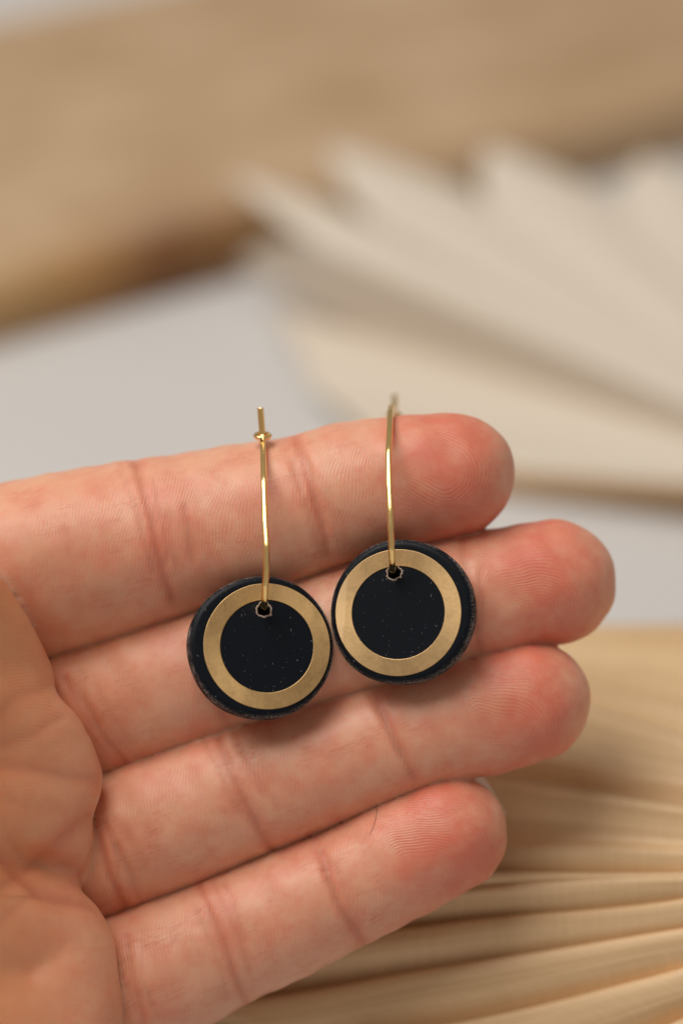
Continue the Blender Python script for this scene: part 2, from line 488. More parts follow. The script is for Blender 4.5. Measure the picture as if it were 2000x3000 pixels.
def spline(pts, step):
    P = np.array(pts, dtype=float)
    d = np.r_[0, np.cumsum(np.linalg.norm(np.diff(P[:, :3], axis=0), axis=1))]
    n = max(2, int(d[-1] / step))
    t = np.linspace(0, d[-1], n)
    # monotone-ish Catmull-Rom (non-uniform, Hermite)
    mder = np.gradient(P, d, axis=0)
    idx = np.clip(np.searchsorted(d, t) - 1, 0, len(d) - 2)
    h = (d[idx + 1] - d[idx]); s = (t - d[idx]) / h
    s = s[:, None]; h = h[:, None]
    p0, p1, m0, m1 = P[idx], P[idx + 1], mder[idx], mder[idx + 1]
    return (2*s**3-3*s**2+1)*p0 + (s**3-2*s**2+s)*h*m0 + (-2*s**3+3*s**2)*p1 + (s**3-s**2)*h*m1

def fing_mm(f):
    out = []
    for px, py, r, z in f:
        p = PX(px, py, z)
        out.append((p[0], p[1], p[2], r * K * (DIST - z) / DIST))
    return out
CH = [spline(fing_mm(f), 0.45) for f in FINGERS]

h = 0.42
LO = np.array((-112.0, -78.0, -25.0)); HI = np.array((34.0, 22.0, 66.0))
NX, NY, NZ = [int(c) for c in np.ceil((HI - LO) / h)]
gx = (LO[0] + h * np.arange(NX)).astype(np.float32)
gy = (LO[1] + h * np.arange(NY)).astype(np.float32)
gz = (LO[2] + h * np.arange(NZ)).astype(np.float32)
BIG = 6.0
S = np.full((NX, NY, NZ), BIG, dtype=np.float32)

def sweep(chain, zs=1.0, pad=4.0):
    """distance field of a swept sphere on the smallest box that holds it"""
    lo = (chain[:, :3] - chain[:, 3:4] - pad).min(0); hi = (chain[:, :3] + chain[:, 3:4] + pad).max(0)
    a = np.clip(((lo - LO) / h).astype(int), 0, (NX, NY, NZ)); b = np.clip(((hi - LO) / h).astype(int) + 1, 0, (NX, NY, NZ))
    D = np.full(tuple(b - a), BIG, dtype=np.float32)
    for x, y, z, r in chain:
        q = r + pad
        i0 = np.maximum(((np.array((x, y, z)) - q - LO) / h).astype(int), a); i1 = np.minimum(((np.array((x, y, z)) + q - LO) / h).astype(int) + 1, b)
        if np.any(i1 <= i0): continue
        dx = gx[i0[0]:i1[0]] - x; dy = gy[i0[1]:i1[1]] - y; dz = (gz[i0[2]:i1[2]] - z) / zs
        d = np.sqrt(dx[:, None, None] ** 2 + dy[None, :, None] ** 2 + dz[None, None, :] ** 2) - np.float32(r)
        sl = tuple(slice(i0[k] - a[k], i1[k] - a[k]) for k in range(3))
        np.minimum(D[sl], d, out=D[sl])
    return tuple(slice(a[k], b[k]) for k in range(3)), D

def blend(sl, D, k, groove=0.0):
    A = S[sl]
    hh = np.maximum(k - np.abs(A - D), 0) / k
    M = np.minimum(A, D)
    if np.any(groove): S[sl] = M - hh * hh * (k * 0.25) + groove * np.exp(-((A - D) / 0.6) ** 2 - (M / 1.1) ** 2)
    else: S[sl] = M - hh * hh * (k * 0.25)

for k_, c in enumerate(CH):
    sl, D = sweep(c, 0.97)
    gfade = 0.25 if k_ != 1 else (0.25 * np.clip((10.5 - gx[sl[0]]) / 3, 0, 1))[:, None, None]
    blend(sl, D, 0.2, gfade)

def chain(pts, step=1.2):
    return spline(fing_mm(pts), step)
# palm: metacarpals run left and towards the viewer, then the wrist and forearm
T_ = np.full((NX, NY, NZ), BIG, dtype=np.float32)
S_keep = S; S = T_
for pts in ([(-330, 1400, 170, 6), (-620, 1560, 190, 22), (-1000, 1780, 205, 40), (-1420, 1980, 200, 56)],
            [(-230, 1720, 175, 6), (-560, 1800, 195, 22), (-1000, 1900, 205, 41), (-1420, 2020, 200, 57)],
            [(-160, 2020, 175, 5), (-520, 2040, 195, 21), (-980, 2050, 200, 41), (-1420, 2080, 200, 57)],
            [(-60, 2320, 170, 3), (-420, 2330, 200, 18), (-900, 2250, 205, 38), (-1420, 2150, 200, 56)],
            # thumb, folded away above the frame's left edge
            [(-1150, 1800, 200, 46), (-800, 1450, 205, 40), (-520, 1180, 170, 33), (-330, 1010, 150, 27), (-200, 905, 130, 23)]):
    sl, D = sweep(chain(pts), 1.0)
    blend(sl, D, 4.5)
# pads under the finger roots
for pts in ([(-330, 1330, 150, 6), (-170, 1370, 150, 4), (-50, 1455, 120, 0.8), (48, 1556, 74, -2.2)],
            [(-160, 1600, 150, 4.0), (20, 1660, 120, 1.0), (110, 1740, 108, -0.6), (136, 1790, 101, -1.2)],
            [(-120, 1830, 140, 5), (30, 1850, 120, 1.5), (110, 1890, 96, -1.4), (170, 1975, 70, -5.0)],
            [(-160, 2120, 160, 6), (30, 2130, 140, 2.0), (125, 2170, 130, 0.2), (132, 2260, 146, 0.5), (128, 2400, 150, 0.8), (60, 2600, 160, 2)],
            [(-160, 2420, 170, 7), (0, 2380, 160, 4)]):
    sl, D = sweep(chain(pts), 1.0)
    blend(sl, D, 2.6)
P_ = S; S = S_keep
hh = np.exp(-((S - P_) / 0.8) ** 2 - (np.minimum(S, P_) / 1.1) ** 2) * (0.5 * np.clip((gx + 40) / 4, 0, 1))[:, None, None]
S = np.minimum(S, P_) + hh
del T_, hh, S_keep

def surface_nets(F):
    ins = F < 0
    nx, ny, nz = F.shape
    c = np.zeros((nx-1, ny-1, nz-1), dtype=np.uint8)
    for dx in (0, 1):
        for dy in (0, 1):
            for dz in (0, 1):
                c += ins[dx:nx-1+dx, dy:ny-1+dy, dz:nz-1+dz]
    act = np.argwhere((c > 0) & (c < 8))
    ids = np.full(c.shape, -1, dtype=np.int32)
    ids[act[:, 0], act[:, 1], act[:, 2]] = np.arange(len(act))
    acc = np.zeros((len(act), 3)); cnt = np.zeros(len(act))
    corners = [(i, j, k) for i in (0, 1) for j in (0, 1) for k in (0, 1)]
    for a in corners:
        for ax in range(3):
            if a[ax] == 1: continue
            b = list(a); b[ax] = 1
            fa = F[act[:, 0]+a[0], act[:, 1]+a[1], act[:, 2]+a[2]]; fb = F[act[:, 0]+b[0], act[:, 1]+b[1], act[:, 2]+b[2]]
            cr = (fa < 0) != (fb < 0)
            t = np.where(cr, fa / np.where(cr, fa - fb, 1), 0)
            p = np.tile(np.array(a, dtype=float), (len(act), 1)); p[:, ax] += t
            acc[cr] += p[cr]; cnt[cr] += 1
    V = act + acc / cnt[:, None]
    Q = []
    for ax in range(3):
        o1, o2 = (ax + 1) % 3, (ax + 2) % 3
        s0 = [slice(1, -1)] * 3; s1 = [slice(1, -1)] * 3
        s0[ax] = slice(0, -1); s1[ax] = slice(1, None)
        A = ins[tuple(s0)]; B = ins[tuple(s1)]
        e = np.argwhere(A != B)
        flip = A[e[:, 0], e[:, 1], e[:, 2]]
        base = e.copy(); base[:, o1] += 1; base[:, o2] += 1
        def cid(d1, d2):
            q = base.copy(); q[:, o1] += d1; q[:, o2] += d2
            return ids[q[:, 0], q[:, 1], q[:, 2]]
        q = np.stack([cid(-1, -1), cid(0, -1), cid(0, 0), cid(-1, 0)], 1)
        q[~flip] = q[~flip][:, ::-1]
        Q.append(q)
    return V, np.concatenate(Q)

V, Q = surface_nets(S)
V = V * h + LO
del S

def vnormals(V, Q):
    fn = np.cross(V[Q[:, 2]] - V[Q[:, 0]], V[Q[:, 3]] - V[Q[:, 1]])
    n = np.zeros_like(V)
    for k in range(4):
        for a in range(3):
            n[:, a] += np.bincount(Q[:, k], fn[:, a], len(V))
    return n / np.maximum(np.linalg.norm(n, axis=1, keepdims=True), 1e-9)

def smooth(V, Q, it, lam=0.5):
    e = np.concatenate([Q[:, [0, 1]], Q[:, [1, 2]], Q[:, [2, 3]], Q[:, [3, 0]]])
    deg = np.bincount(e[:, 0], minlength=len(V)) + np.bincount(e[:, 1], minlength=len(V))
    for _ in range(it):
        s = np.zeros_like(V)
        for a in range(3):
            s[:, a] = np.bincount(e[:, 0], V[e[:, 1], a], len(V)) + np.bincount(e[:, 1], V[e[:, 0], a], len(V))
        V = V + lam * (s / np.maximum(deg, 1)[:, None] - V)
    return V
V = smooth(V, Q, 6)
nrm = vnormals(V, Q)

# which finger each vertex belongs to, and where along and across it
nv = len(V)
best = np.full(nv, 1e9); fid = np.full(nv, -1); fs = np.zeros(nv); ft = np.zeros(nv); fr = np.zeros(nv)
for k, c in enumerate(CH):
    cs = c[::2]
    arc = np.r_[0, np.cumsum(np.linalg.norm(np.diff(cs[:, :3], axis=0), axis=1))]
    tan = np.gradient(cs[:, :3], axis=0); tan /= np.linalg.norm(tan, axis=1, keepdims=True)
    sideN = np.stack([-tan[:, 1], tan[:, 0], 0 * tan[:, 0]], 1); sideN /= np.linalg.norm(sideN, axis=1, keepdims=True)
    box = np.where((V[:, 0] > cs[:, 0].min() - 14) & (V[:, 1] > cs[:, 1].min() - 14) & (V[:, 1] < cs[:, 1].max() + 14))[0]
    for ch in np.array_split(box, max(1, len(box) // 20000)):
        d = np.linalg.norm(V[ch][:, None, :] - cs[None, :, :3], axis=2) - cs[None, :, 3]
        j = d.argmin(1); dm = d[np.arange(len(ch)), j]
        rel = V[ch] - cs[j, :3]
        along = arc[j] + (rel * tan[j]).sum(1)
        phi = np.arctan2((rel * sideN[j]).sum(1), rel[:, 2])
        up = dm < best[ch]
        ii = ch[up]
        best[ii] = dm[up]; fid[ii] = k; fs[ii] = arc[-1] - along[up]; ft[ii] = phi[up] * cs[j[up], 3]; fr[ii] = cs[j[up], 3]
del P_
# fs: distance from the tip-sphere centre back along the finger (negative on the tip)
is_finger = best < 0.9
fid = np.where(is_finger, fid, -1)

PXc = V[:, 0] * DIST / (DIST - V[:, 2]) / K + 784
PYc = 1176 - V[:, 1] * DIST / (DIST - V[:, 2]) / K
front = np.clip((nrm[:, 2] + 0.15) / 0.4, 0, 1)

def poly_dist(poly):
    P = np.array(poly, dtype=float)
    best = np.full(nv, 1e9)
    lo = P.min(0) - 80; hi = P.max(0) + 80
    ii = np.where((PXc > lo[0]) & (PXc < hi[0]) & (PYc > lo[1]) & (PYc < hi[1]))[0]
    X = PXc[ii]; Y = PYc[ii]; bb = best[ii]
    # resample smoothly
    for (x0, y0), (x1, y1) in zip(P[:-1], P[1:]):
        dx, dy = x1 - x0, y1 - y0
        t = np.clip(((X - x0) * dx + (Y - y0) * dy) / (dx * dx + dy * dy), 0, 1)
        bb = np.minimum(bb, np.hypot(X - x0 - t * dx, Y - y0 - t * dy))
    best[ii] = bb
    return best

# (finger or -1 for palm, points in photograph pixels, depth mm, half-width px)
CREASES = [
    (0, [(672, 990), (694, 1050), (712, 1120), (735, 1200), (752, 1270)], 0.42, 9),
    (0, [(660, 1010), (668, 1060), (690, 1130)], 0.16, 7),
    (0, [(308, 1055), (325, 1120), (346, 1190), (356, 1250), (372, 1310), (398, 1375)], 0.50, 9),
    (0, [(425, 1160), (438, 1220), (446, 1290)], 0.22, 7),
    (0, [(385, 1180), (392, 1240), (410, 1300)], 0.14, 6),
    (1, [(462, 1400), (470, 1480), (490, 1560), (520, 1650)], 0.45, 9),
    (1, [(1060, 1240), (1072, 1330), (1088, 1420), (1100, 1490)], 0.35, 10),
    (1, [(150, 1560), (185, 1620), (230, 1690), (300, 1765)], 0.40, 9),
    (1, [(185, 1560), (225, 1640), (270, 1700), (330, 1755)], 0.20, 7),
    (2, [(500, 1690), (520, 1750), (545, 1810), (570, 1860), (600, 1915), (622, 1950)], 0.5, 9),
    (2, [(540, 1690), (575, 1760), (610, 1810), (640, 1850)], 0.22, 8),
    (2, [(520, 1790), (545, 1850), (570, 1890)], 0.15, 6),
    (2, [(862, 1590), (880, 1630), (905, 1690), (930, 1740), (950, 1785)], 0.45, 9),
    (2, [(890, 1600), (905, 1640)], 0.15, 7),
    (2, [(215, 1880), (235, 1950), (255, 2010), (285, 2075)], 0.45, 9),
    (2, [(240, 1890), (275, 1960), (300, 2010), (320, 2060)], 0.28, 7),
    (2, [(262, 1880), (300, 1930), (330, 1990)], 0.14, 6),
    (3, [(462, 2040), (490, 2110), (515, 2170), (540, 2240), (562, 2300)], 0.45, 9),
    (3, [(490, 2030), (520, 2090), (550, 2160), (572, 2230)], 0.30, 8),
    (3, [(450, 2090), (480, 2150), (505, 2210), (520, 2280)], 0.2, 8),
    (3, [(735, 1955), (755, 2010), (775, 2070), (805, 2120), (835, 2165)], 0.45, 9),
    (3, [(770, 1990), (790, 2050), (815, 2095)], 0.18, 7),
    (3, [(290, 2150), (300, 2220), (318, 2290), (330, 2352)], 0.35, 9),
    (3, [(320, 2230), (345, 2290), (365, 2340)], 0.15, 7),
    (-1, [(205, 1872), (150, 1920), (95, 1965), (45, 2012), (0, 2040)], 0.35, 8),
    (-1, [(-10, 1965), (45, 2012), (90, 2053), (140, 2066), (195, 2078), (245, 2095)], 0.5, 9),
    (-1, [(140, 1984), (185, 2010), (234, 2062)], 0.30, 9),
    (-1, [(0, 1758), (80, 1770), (150, 1783), (215, 1790)], 0.28, 8),
    (-1, [(0, 1713), (70, 1690), (140, 1650)], 0.22, 7),
    (-1, [(0, 1640), (40, 1600), (110, 1580)], 0.25, 8),
    (-1, [(0, 1830), (60, 1850), (130, 1860)], 0.15, 7),
    (-1, [(0, 2120), (60, 2070), (110, 2040)], 0.18, 7),
    (-1, [(20, 1930), (60, 1990), (90, 2053)], 0.15, 7),
]
crease = np.zeros(nv); disp = np.zeros(nv)
jit = np.array([noise.noise(Vector(v * 0.22)) for v in V[:, :]]) if nv < 400000 else np.zeros(nv)
cr_rnd = random.Random(5)
FINE = []
for f, poly, dep, wd in CREASES:
    for q in range(0 if f < 0 else 5 if dep > 0.3 else 1):
        ox, oy = cr_rnd.uniform(-38, 38), cr_rnd.uniform(-8, 8)
        n0 = cr_rnd.uniform(0, 0.35); n1 = cr_rnd.uniform(0.6, 1.0)
        P_l = [Vector(p) for p in poly]
        pick = []
        for i in range(7):
            tt = (n0 + (n1 - n0) * i / 6) * (len(P_l) - 1)
            i0_ = min(int(tt), len(P_l) - 2)
            p = P_l[i0_].lerp(P_l[i0_ + 1], tt - i0_)
            pick.append((p.x + ox * (1 - 0.5 * i / 6) + cr_rnd.uniform(-3, 3), p.y + oy))
        FINE.append((f, pick, cr_rnd.uniform(0.05, 0.13), 5.0))
CREASES = [(f, p, d * (0.47 if f >= 0 else 0.75), w * (0.95 if f >= 0 else 1.7)) for f, p, d, w in CREASES] + FINE
for f, poly, dep, wd in CREASES:
    sel = (fid == f) if f >= 0 else ((fid == -1) | (best > 0.15))
    d = poly_dist(poly) + jit * 5
    near = sel & (d < 70)
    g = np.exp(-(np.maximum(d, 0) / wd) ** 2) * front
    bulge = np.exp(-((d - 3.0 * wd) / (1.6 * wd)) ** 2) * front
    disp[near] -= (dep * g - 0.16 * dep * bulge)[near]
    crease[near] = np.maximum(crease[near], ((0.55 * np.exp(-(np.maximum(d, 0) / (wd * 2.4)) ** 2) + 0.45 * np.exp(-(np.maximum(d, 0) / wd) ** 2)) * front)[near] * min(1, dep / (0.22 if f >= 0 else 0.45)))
# soft unevenness of flesh
low = 0.10 * np.sin(V[:, 0] * 0.55 + 1.3 * np.sin(V[:, 1] * 0.4)) * np.sin(V[:, 1] * 0.47 + 0.6) + 0.05 * np.sin(V[:, 0] * 1.3 + V[:, 1] * 0.9)
V = V + nrm * (disp + low)[:, None]

# friction-ridge phase
TAU = 2 * math.pi
per = 0.36
phase = np.zeros(nv); core_soft = np.ones(nv)
wob = 0.5 * np.sin(V[:, 0] * 0.45 + V[:, 1] * 0.3) + 0.35 * np.sin(V[:, 1] * 0.8 - V[:, 0] * 0.25 + 1.0) + 0.12 * np.sin(V[:, 0] * 1.7 + V[:, 1] * 1.3)
CORE = [(0.8, 0.2, 0.35, 38), (2.8, -2.6, 0.3, -8), (2.6, -2.4, 0.25, 18), (1.6, -2.2, 0.3, 24)]   # core back from tip centre, across, slant, loop angle
for k in range(4):
    ii = np.where(fid == k)[0]
    s, t = fs[ii], ft[ii]
    c0, t0, sl_, al = CORE[k]
    u = s - c0; w_ = t - t0
    ca, sa_ = math.cos(math.radians(al)), math.sin(math.radians(al))
    prj = u * ca + w_ * sa_; prp = -u * sa_ + w_ * ca
    # pad: ridges loop round a half line from the core towards the finger's base
    soft = 0.5 * (np.sqrt(prj ** 2 + 1.5) - prj)
    ell = np.sqrt(prp ** 2 + soft ** 2 + 0.8)
    trans = s + sl_ * t
    bl = np.clip((s - 5.5) / 4.0, 0, 1); bl = bl * bl * (3 - 2 * bl)
    # crossing from core field to transverse field
    field = ell * (1 - bl) + (trans * 0.9 - 1.0) * bl
    core_soft[ii] = np.clip((ell - 0.9) / 1.5, 0.15, 1)
    phase[ii] = TAU / per * (field + 0.55 * wob[ii])
pi_ = np.where(fid == -1)[0]
dl1 = np.hypot(PXc[pi_] - 60, PYc[pi_] - 1905) * K
dl2 = np.hypot(PXc[pi_] + 40, PYc[pi_] - 2300) * K
phase[pi_] = TAU / 0.40 * (np.where(PYc[pi_] < 2060, dl1, dl2) + 0.6 * wob[pi_])

rm = np.clip((nrm[:, 2] - 0.05) / 0.6, 0, 1)
rm *= np.where(fid >= 0, 0.7 + 0.3 * np.clip(1 - (fs - 8) / 6, 0, 1), np.where(PYc < 2090, 1.0, 0.4))
rm *= core_soft
wrm = np.where(fid >= 0, np.clip((fs - 6) / 4, 0, 1), 0.3) * front

# blood flush: fingertips and pads redder
fl = np.zeros(nv)
f_in = fid >= 0
fl[f_in] = 0.22 + 0.70 * np.exp(-((fs[f_in] + 0.5) / 7.5) ** 2)
fl -= 0.25 * np.exp(-(fs + 6) ** 2 / 6) * f_in
fl += 0.22 * np.exp(-((PXc - 400) / 70) ** 2 - ((PYc - 1210) / 90) ** 2)
fl += 0.15 * np.exp(-((PXc - 250) / 120) ** 2 - ((PYc - 1240) / 60) ** 2)
fl[~f_in] = 0.18
palmv = np.where(f_in, np.clip((380 - PXc) / 500, 0, 0.6), np.clip((300 - PXc) / 330, 0.25, 1))
palmv = np.where(f_in, palmv * np.clip((PYc - 1250) / 300, 0.25, 1), palmv)

hand = bpy.data.objects.new("hand", bpy.data.meshes.new("hand"))
COL.objects.link(hand)
me = hand.data
me.vertices.add(nv); me.vertices.foreach_set("co", (V * 0.001).astype(np.float32).ravel())
me.loops.add(Q.size); me.loops.foreach_set("vertex_index", Q.astype(np.int32).ravel())
me.polygons.add(len(Q)); me.polygons.foreach_set("loop_start", np.arange(0, Q.size, 4, dtype=np.int32))
me.update(calc_edges=True); me.validate()
me.polygons.foreach_set("use_smooth", np.ones(len(me.polygons), dtype=bool))
def setattr_f(name, arr):
    a = me.attributes.new(name, 'FLOAT', 'POINT'); a.data.foreach_set("value", arr.astype(np.float32))
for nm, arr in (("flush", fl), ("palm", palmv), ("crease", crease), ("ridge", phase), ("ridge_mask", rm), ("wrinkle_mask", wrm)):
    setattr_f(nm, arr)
a = me.attributes.new("skin_uv", 'FLOAT_VECTOR', 'POINT')
uvv = np.stack([np.where(f_in, fs, V[:, 0]) + 0.35 * np.where(f_in, ft, 0), np.where(f_in, ft + 40 * fid, V[:, 1]), 0 * fs], 1)
a.data.foreach_set("vector", uvv.astype(np.float32).ravel())
me.materials.append(M_SKIN)
hand.matrix_world = FRAME
hand["label"] = "open left hand with palm to the viewer and two earrings hanging over its fingers"
hand["category"] = "hand"

# fingernails on the backs of the fingertips
NAIL = [(0.0, 0.70, 0), (0.0, 0.70, 0), (0.0, 0.70, 0), (6.0, 1.0, 30)]
for k, c in enumerate(CH):
    p, r = c[-1, :3], c[-1, 3]
    t = c[-1, :3] - c[-6, :3]; t[2] = 0; t /= np.linalg.norm(t)
    rot, ext = math.radians(NAIL[k][0]), NAIL[k][1]
    t = np.array((t[0] * math.cos(rot) - t[1] * math.sin(rot), t[0] * math.sin(rot) + t[1] * math.cos(rot), 0))
    sd = np.array((-t[1], t[0], 0))
    verts, faces = [], []
    nu, nw = 10, 12
    for i in range(nu + 1):
        v = i / nu
        for j in range(nw + 1):
            ph = math.radians(-58 + 116 * j / nw); pr_ = ph + math.radians(NAIL[k][2])
            R = r * (1.0 - 0.22 * v ** 2)
            edge_r = math.cos(ph * 0.9) * 0.12
            q = p + t * (r * (-0.5 + (ext + 0.5) * v - 0.10 * (1 - math.cos(ph)) * v)) + sd * (R * math.sin(pr_)) + np.array((0, 0, -R * math.cos(pr_)))
            verts.append(q * 0.001)
    for i in range(nu):
        for j in range(nw):
            a_ = i * (nw + 1) + j
            faces.append((a_, a_ + nw + 1, a_ + nw + 2, a_ + 1))
    o = mesh_obj("fingernail", verts, faces, M_NAIL, hand)
    sol = o.modifiers.new("thickness", 'SOLIDIFY'); sol.thickness = 0.0004; sol.offset = 0

# ------------------------------------------------------------------ earrings
def tube(path, rad, seg=10, square=False, flat=(1, 1), roll=0.0):
    """tube along a polyline in mm; returns metres"""
    P = np.array(path, dtype=float)
    T = np.gradient(P, axis=0); T /= np.linalg.norm(T, axis=1, keepdims=True)
    verts, faces = [], []
    ref = np.array((1.0, 0, 0))
    n = seg
    for i in range(len(P)):
        u = ref - T[i] * np.dot(ref, T[i]); u /= np.linalg.norm(u)
        w = np.cross(T[i], u)
        u, w = u * math.cos(roll) + w * math.sin(roll), w * math.cos(roll) - u * math.sin(roll)
        r = rad[i] if hasattr(rad, "__len__") else rad
        for j in range(n):
            a = 2 * math.pi * (j + 0.5) / n
            cx, cy = math.cos(a), math.sin(a)
            if square:
                s = 1 / (abs(cx) ** 5 + abs(cy) ** 5) ** 0.2
                cx, cy = cx * s, cy * s
            verts.append((P[i] + u * (r * flat[0] * cx) + w * (r * flat[1] * cy)) * 0.001)
    for i in range(len(P) - 1):
        for j in range(n):
            faces.append((i * n + j, i * n + (j + 1) % n, (i + 1) * n + (j + 1) % n, (i + 1) * n + j))
    faces.append(tuple(range(n))[::-1]); faces.append(tuple(range((len(P) - 1) * n, len(P) * n)))
    return verts, faces

def disc_mesh(R, thick, bev, seed, hole_xy, hole_r):
    """clay disc with rounded rim, slightly uneven outline, drilled hole; local frame in mm, face at +z"""
    rnd = np.random.default_rng(seed)
    nseg = 160
    ph = rnd.uniform(0, TAU, 6); am = np.array((0.0, 0.07, 0.05, 0.04, 0.02, 0.02))
    prof = []
    rr = R - bev
    for q in np.linspace(0, rr, 26): prof.append((q, 0.0))
    for a in np.linspace(0, math.pi / 2, 9)[1:]: prof.append((rr + bev * math.sin(a), -bev * (1 - math.cos(a))))
    for a in np.linspace(0, math.pi / 2, 6): prof.append((R - 0.5 * bev * (1 - math.cos(a)), -thick + 0.5 * bev * (1 - math.sin(a))))
    for q in np.linspace(R - 0.5 * bev, 0, 6)[1:]: prof.append((q, -thick))
    bm = bmesh.new()
    rings = []
    for q, z in prof:
        if q < 1e-6:
            rings.append([bm.verts.new((0, 0, z * 0.001))]); continue
        ring = []
        for j in range(nseg):
            a = TAU * j / nseg
            k = 1 + sum(am[i] * math.sin((i + 1) * a + ph[i]) for i in range(6)) / R * (q / R) ** 3
            ring.append(bm.verts.new((q * k * math.cos(a) * 0.001, q * k * math.sin(a) * 0.001, z * 0.001)))
        rings.append(ring)
    for A, B in zip(rings[:-1], rings[1:]):
        for j in range(nseg):
            if len(A) == 1: bm.faces.new((A[0], B[j], B[(j + 1) % nseg]))
            elif len(B) == 1: bm.faces.new((A[j], B[0], A[(j + 1) % nseg]))
            else: bm.faces.new((A[j], B[j], B[(j + 1) % nseg], A[(j + 1) % nseg]))
    bmesh.ops.recalc_face_normals(bm, faces=bm.faces)
    me = bpy.data.meshes.new("clay_disc"); bm.to_mesh(me); bm.free()
    ob = bpy.data.objects.new("clay_disc", me); COL.objects.link(ob)
    # drill
    bm = bmesh.new()
    ret = bmesh.ops.create_cone(bm, cap_ends=True, segments=24, radius1=hole_r * 0.001, radius2=hole_r * 0.001, depth=0.02)
    for v in bm.verts:
        a = math.atan2(v.co.y, v.co.x)
        k = 1 + 0.07 * math.sin(3 * a + seed) + 0.05 * math.sin(7 * a)
        v.co.x *= k; v.co.y *= k
        v.co.x += hole_xy[0] * 0.001; v.co.y += hole_xy[1] * 0.001
    bm.transform(Matrix.Translation((hole_xy[0] * 0.001, hole_xy[1] * 0.001, 0)) @ Matrix.Rotation(math.radians(-32), 4, 'X') @ Matrix.Translation((-hole_xy[0] * 0.001, -hole_xy[1] * 0.001, 0)))
    mc = bpy.data.meshes.new("drill"); bm.to_mesh(mc); bm.free()
    oc = bpy.data.objects.new("drill", mc); COL.objects.link(oc)
    md = ob.modifiers.new("hole", 'BOOLEAN'); md.operation = 'DIFFERENCE'; md.object = oc; md.solver = 'EXACT'
    dg = bpy.context.evaluated_depsgraph_get()
    res = bpy.data.meshes.new_from_object(ob.evaluated_get(dg))
    bpy.data.objects.remove(ob); bpy.data.objects.remove(oc)
    bm = bmesh.new(); bm.from_mesh(res)
    # refine round the hole so its chipped edge can be stored per vertex
    near = [e for e in bm.edges if all(math.hypot(v.co.x * 1000 - hole_xy[0], v.co.y * 1000 - hole_xy[1]) < hole_r + 0.9 and v.co.z > -0.0002 for v in e.verts)]
    bmesh.ops.triangulate(bm, faces=[f for f in bm.faces if len(f.verts) > 4])
    bm.to_mesh(res); bm.free()
    co = np.zeros(len(res.vertices) * 3); res.vertices.foreach_get("co", co); co = co.reshape(-1, 3) * 1000
    rim = np.clip((-co[:, 2] - bev * 0.15) / (bev * 0.5), 0, 1)
    a_ = res.attributes.new("rim", 'FLOAT', 'POINT'); a_.data.foreach_set("value", rim.astype(np.float32))
    res.polygons.foreach_set("use_smooth", np.ones(len(res.polygons), dtype=bool))
    res.update()
    return res

def washer(ro, ri, th, cx, cy, seg=128):
    b = 0.05
    prof = [(ri + b, th), (ro - b, th), (ro - b * .3, th - b * .3), (ro, th - b), (ro, -0.25), (ri, -0.25), (ri, th - b), (ri + b * .3, th - b * .3)]
    verts, faces = [], []
    n = len(prof)
    for j in range(seg):
        a = TAU * j / seg
        for q, z in prof: verts.append(((cx + q * math.cos(a)) * 0.001, (cy + q * math.sin(a)) * 0.001, z * 0.001))
    for j in range(seg):
        for i in range(n):
            faces.append((j * n + i, ((j + 1) % seg) * n + i, ((j + 1) % seg) * n + (i + 1) % n, j * n + (i + 1) % n))
    return verts, faces

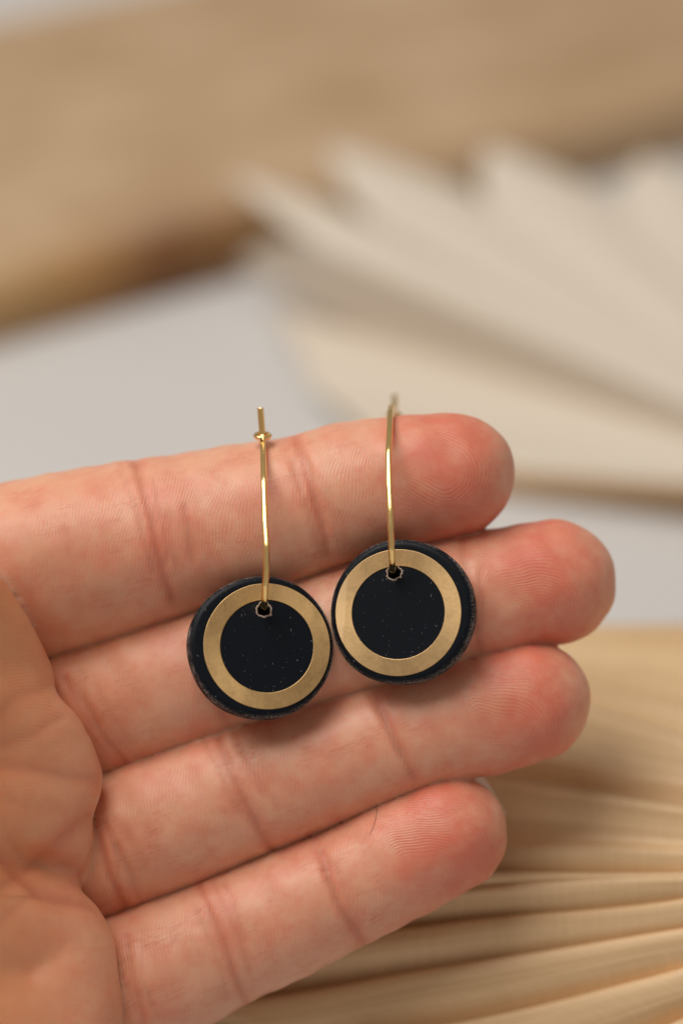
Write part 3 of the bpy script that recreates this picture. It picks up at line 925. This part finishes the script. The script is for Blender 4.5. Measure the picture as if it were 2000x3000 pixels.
def earring(label, disc_px, Rpx, z, tilt, ring_px, hole_px, wire, loop, post, seed):
    c = PX(*disc_px, z)
    base = FRAME @ Matrix.Translation(Vector(c) * 0.001)
    e = empty("earring", base, label, "earring", "pair of black and brass disc earrings")
    bpy.context.view_layer.update()
    tl = Matrix.Rotation(math.radians(tilt[0]), 4, 'Y') @ Matrix.Rotation(math.radians(tilt[1]), 4, 'X')
    def loc(px):                         # disc-face coordinates (mm) of a pixel
        q = PX(*px, z) - c
        v = tl.inverted() @ Vector(q)
        return v.x, v.y
    hx, hy = loc(hole_px)
    hr = 0.83
    dm = disc_mesh(Rpx * K, 2.9, 0.8, seed, (hx, hy), hr)
    dm.materials.append(M_CLAY)
    d = bpy.data.objects.new("clay_disc", dm); COL.objects.link(d); d.parent = e; d.matrix_local = tl
    rx, ry = loc(ring_px)
    v, f = washer(145.5 * K, 107 * K, 0.12, rx, ry)
    r = mesh_obj("brass_ring", v, f, M_BRASS_WORN if disc_px[0] > 800 else M_BRASS, e, smooth=False); r.matrix_local = tl
    # chipped rim of the drilled hole: a rough collar flush with the face
    rnd = random.Random(seed)
    vv, ff = [], []
    n = 40
    for j in range(n):
        a = TAU * j / n
        ro = hr * (1 + 0.07 * math.sin(3 * a + seed) + 0.05 * math.sin(7 * a))
        wdt = 0.10 + 0.20 * max(0, rnd.random() - 0.3) * (1.3 if math.cos(a) > 0 else 0.8)
        for q, zz in ((ro * 0.93, -0.15), (ro * 0.98, 0.015), (ro + wdt * .6, 0.03), (ro + wdt, 0.0)):
            vv.append(((hx + q * math.cos(a)) * .001, (hy + q * math.sin(a)) * .001, zz * .001))
    for j in range(n):
        for i in range(3):
            ff.append((j * 4 + i, ((j + 1) % n) * 4 + i, ((j + 1) % n) * 4 + i + 1, j * 4 + i + 1))
    hrim = mesh_obj("hole_rim", vv, ff, M_DUST, e, smooth=False); hrim.matrix_local = tl
    # dust crumbs by the hole
    inv = Matrix.Translation(-Vector(c) * 0.001)
    def wire_part(name, path, rad, parent, **kw):
        v, f = tube(path, rad, **kw)
        v = [inv @ Vector(q) for q in v]
        return mesh_obj(name, v, f, M_GOLD, parent, smooth=True)
    pts = [PX(*p) for p in wire]
    # hammered wire: straight runs between soft kinks
    path = []
    for a, b in zip(pts[:-1], pts[1:]):
        for t in (0.06, 0.28, 0.5, 0.72, 0.94): path.append(a + (b - a) * t)
    path = [pts[0]] + path + [pts[-1]]
    w = wire_part("ear_wire", path, 0.335, e, seg=16, square=True, roll=math.radians(20))
    lp, lr, tiltdeg = loop
    cc = PX(*lp); ring = []
    for j in range(33):
        a = TAU * j / 32
        y = math.sin(a)
        ring.append(cc + np.array((lr * math.cos(a), lr * y * math.sin(math.radians(tiltdeg)), -lr * y * math.cos(math.radians(tiltdeg)))))
    v, f = tube(ring, 0.27, 10)
    v = [inv @ Vector(q) for q in v]
    lo = mesh_obj("wire_loop", v, f, M_GOLD, w)
    return e

mt, nt, b = new_mat("chipped_clay_dust")
b.inputs["Base Color"].default_value = (0.34, 0.26, 0.20, 1); b.inputs["Roughness"].default_value = 0.8
M_DUST = mt

earring("left earring, black clay disc with darker golden brass ring, nearer the palm", (601, 1484), 166, 1.5, (8, -11), (613, 1484), (608, 1397),
        [(598, 937, -4.5), (600, 965, -4.6), (603, 1001, -4.6), (604, 1018, -3.9), (605, 1060, -0.6), (606, 1105, 1.9), (609, 1205, 4.6), (612, 1255, 5.6),
         (612, 1300, 5.7), (609, 1345, 5.0), (608, 1376, 4.0), (607, 1392, 2.6), (607, 1396, 0.5), (606, 1394, -2), (606, 1385, -8), (605, 1375, -13), (604, 1340, -19),
         (603, 1200, -22), (603, 1060, -20), (603, 1010, -15), (603, 1003, -8.5), (603, 1001, -5.2)],
        ((603, 1001, -4.6), 0.85, 22), None, 3)
earring("right earring, black clay disc with paler brass ring, nearer the fingertips", (921, 1404), 167, 1.5, (-10, -7), (914, 1407), (902, 1313),
        [(906, 911, -25), (906, 940, -21), (905, 952, -17.5), (900, 938, -11), (898, 935, -7.5), (896, 948, -4.6), (895, 985, -1.0), (892, 1034, 2.0), (893, 1110, 4.6),
         (896, 1170, 5.6), (897, 1215, 6.0), (899, 1260, 5.6), (900, 1290, 4.6), (901, 1308, 2.8), (901, 1312, 0.5), (901, 1310, -2), (902, 1300, -8), (903, 1290, -13), (904, 1250, -18),
         (905, 1110, -21.5), (905, 990, -20), (905, 958, -18.5)],
        ((905, 953, -18), 0.8, 10), None, 8)

# ------------------------------------------------------------------ stray hairs on the little finger
from mathutils.bvhtree import BVHTree
bvh = BVHTree.FromPolygons([tuple(v) for v in V], [tuple(q) for q in Q])
def on_skin(px, py, lift):
    o = Vector((0, 0, DIST)); p = Vector(PX(px, py, 0)); dr = (p - o).normalized()
    hit, nn, idx, dd = bvh.ray_cast(o, dr)
    if hit is None: hit, nn = p, Vector((0, 0, 1))
    return np.array(hit) + np.array(nn) * lift
def hair(pts, label, rad):
    P = [on_skin(x, y, 0.06) for x, y in pts]
    P = [P[0] + (P[1] - P[0]) * 0] + P[1:]
    v, f = tube(P, [rad * (1 - 0.5 * i / (len(P) - 1)) for i in range(len(P))], 6)
    c = Vector(P[0]) * 0.001
    v = [Vector(q) - c for q in v]
    o = mesh_obj("stray_hair", v, f, M_HAIR, frame=FRAME @ Matrix.Translation(c))
    o["label"] = label; o["category"] = "hair"
hair([(866, 1858), (865, 1868), (863, 1880), (860, 1892), (856, 1903), (852, 1911), (848, 1917)], "long dark stray hair lying on the little finger below the ring finger", 0.028)
hair([(931, 2142), (930, 2146), (927, 2150), (925, 2152)], "very short dark stray hair near the lower edge of the little finger", 0.025)
print("verts", nv)
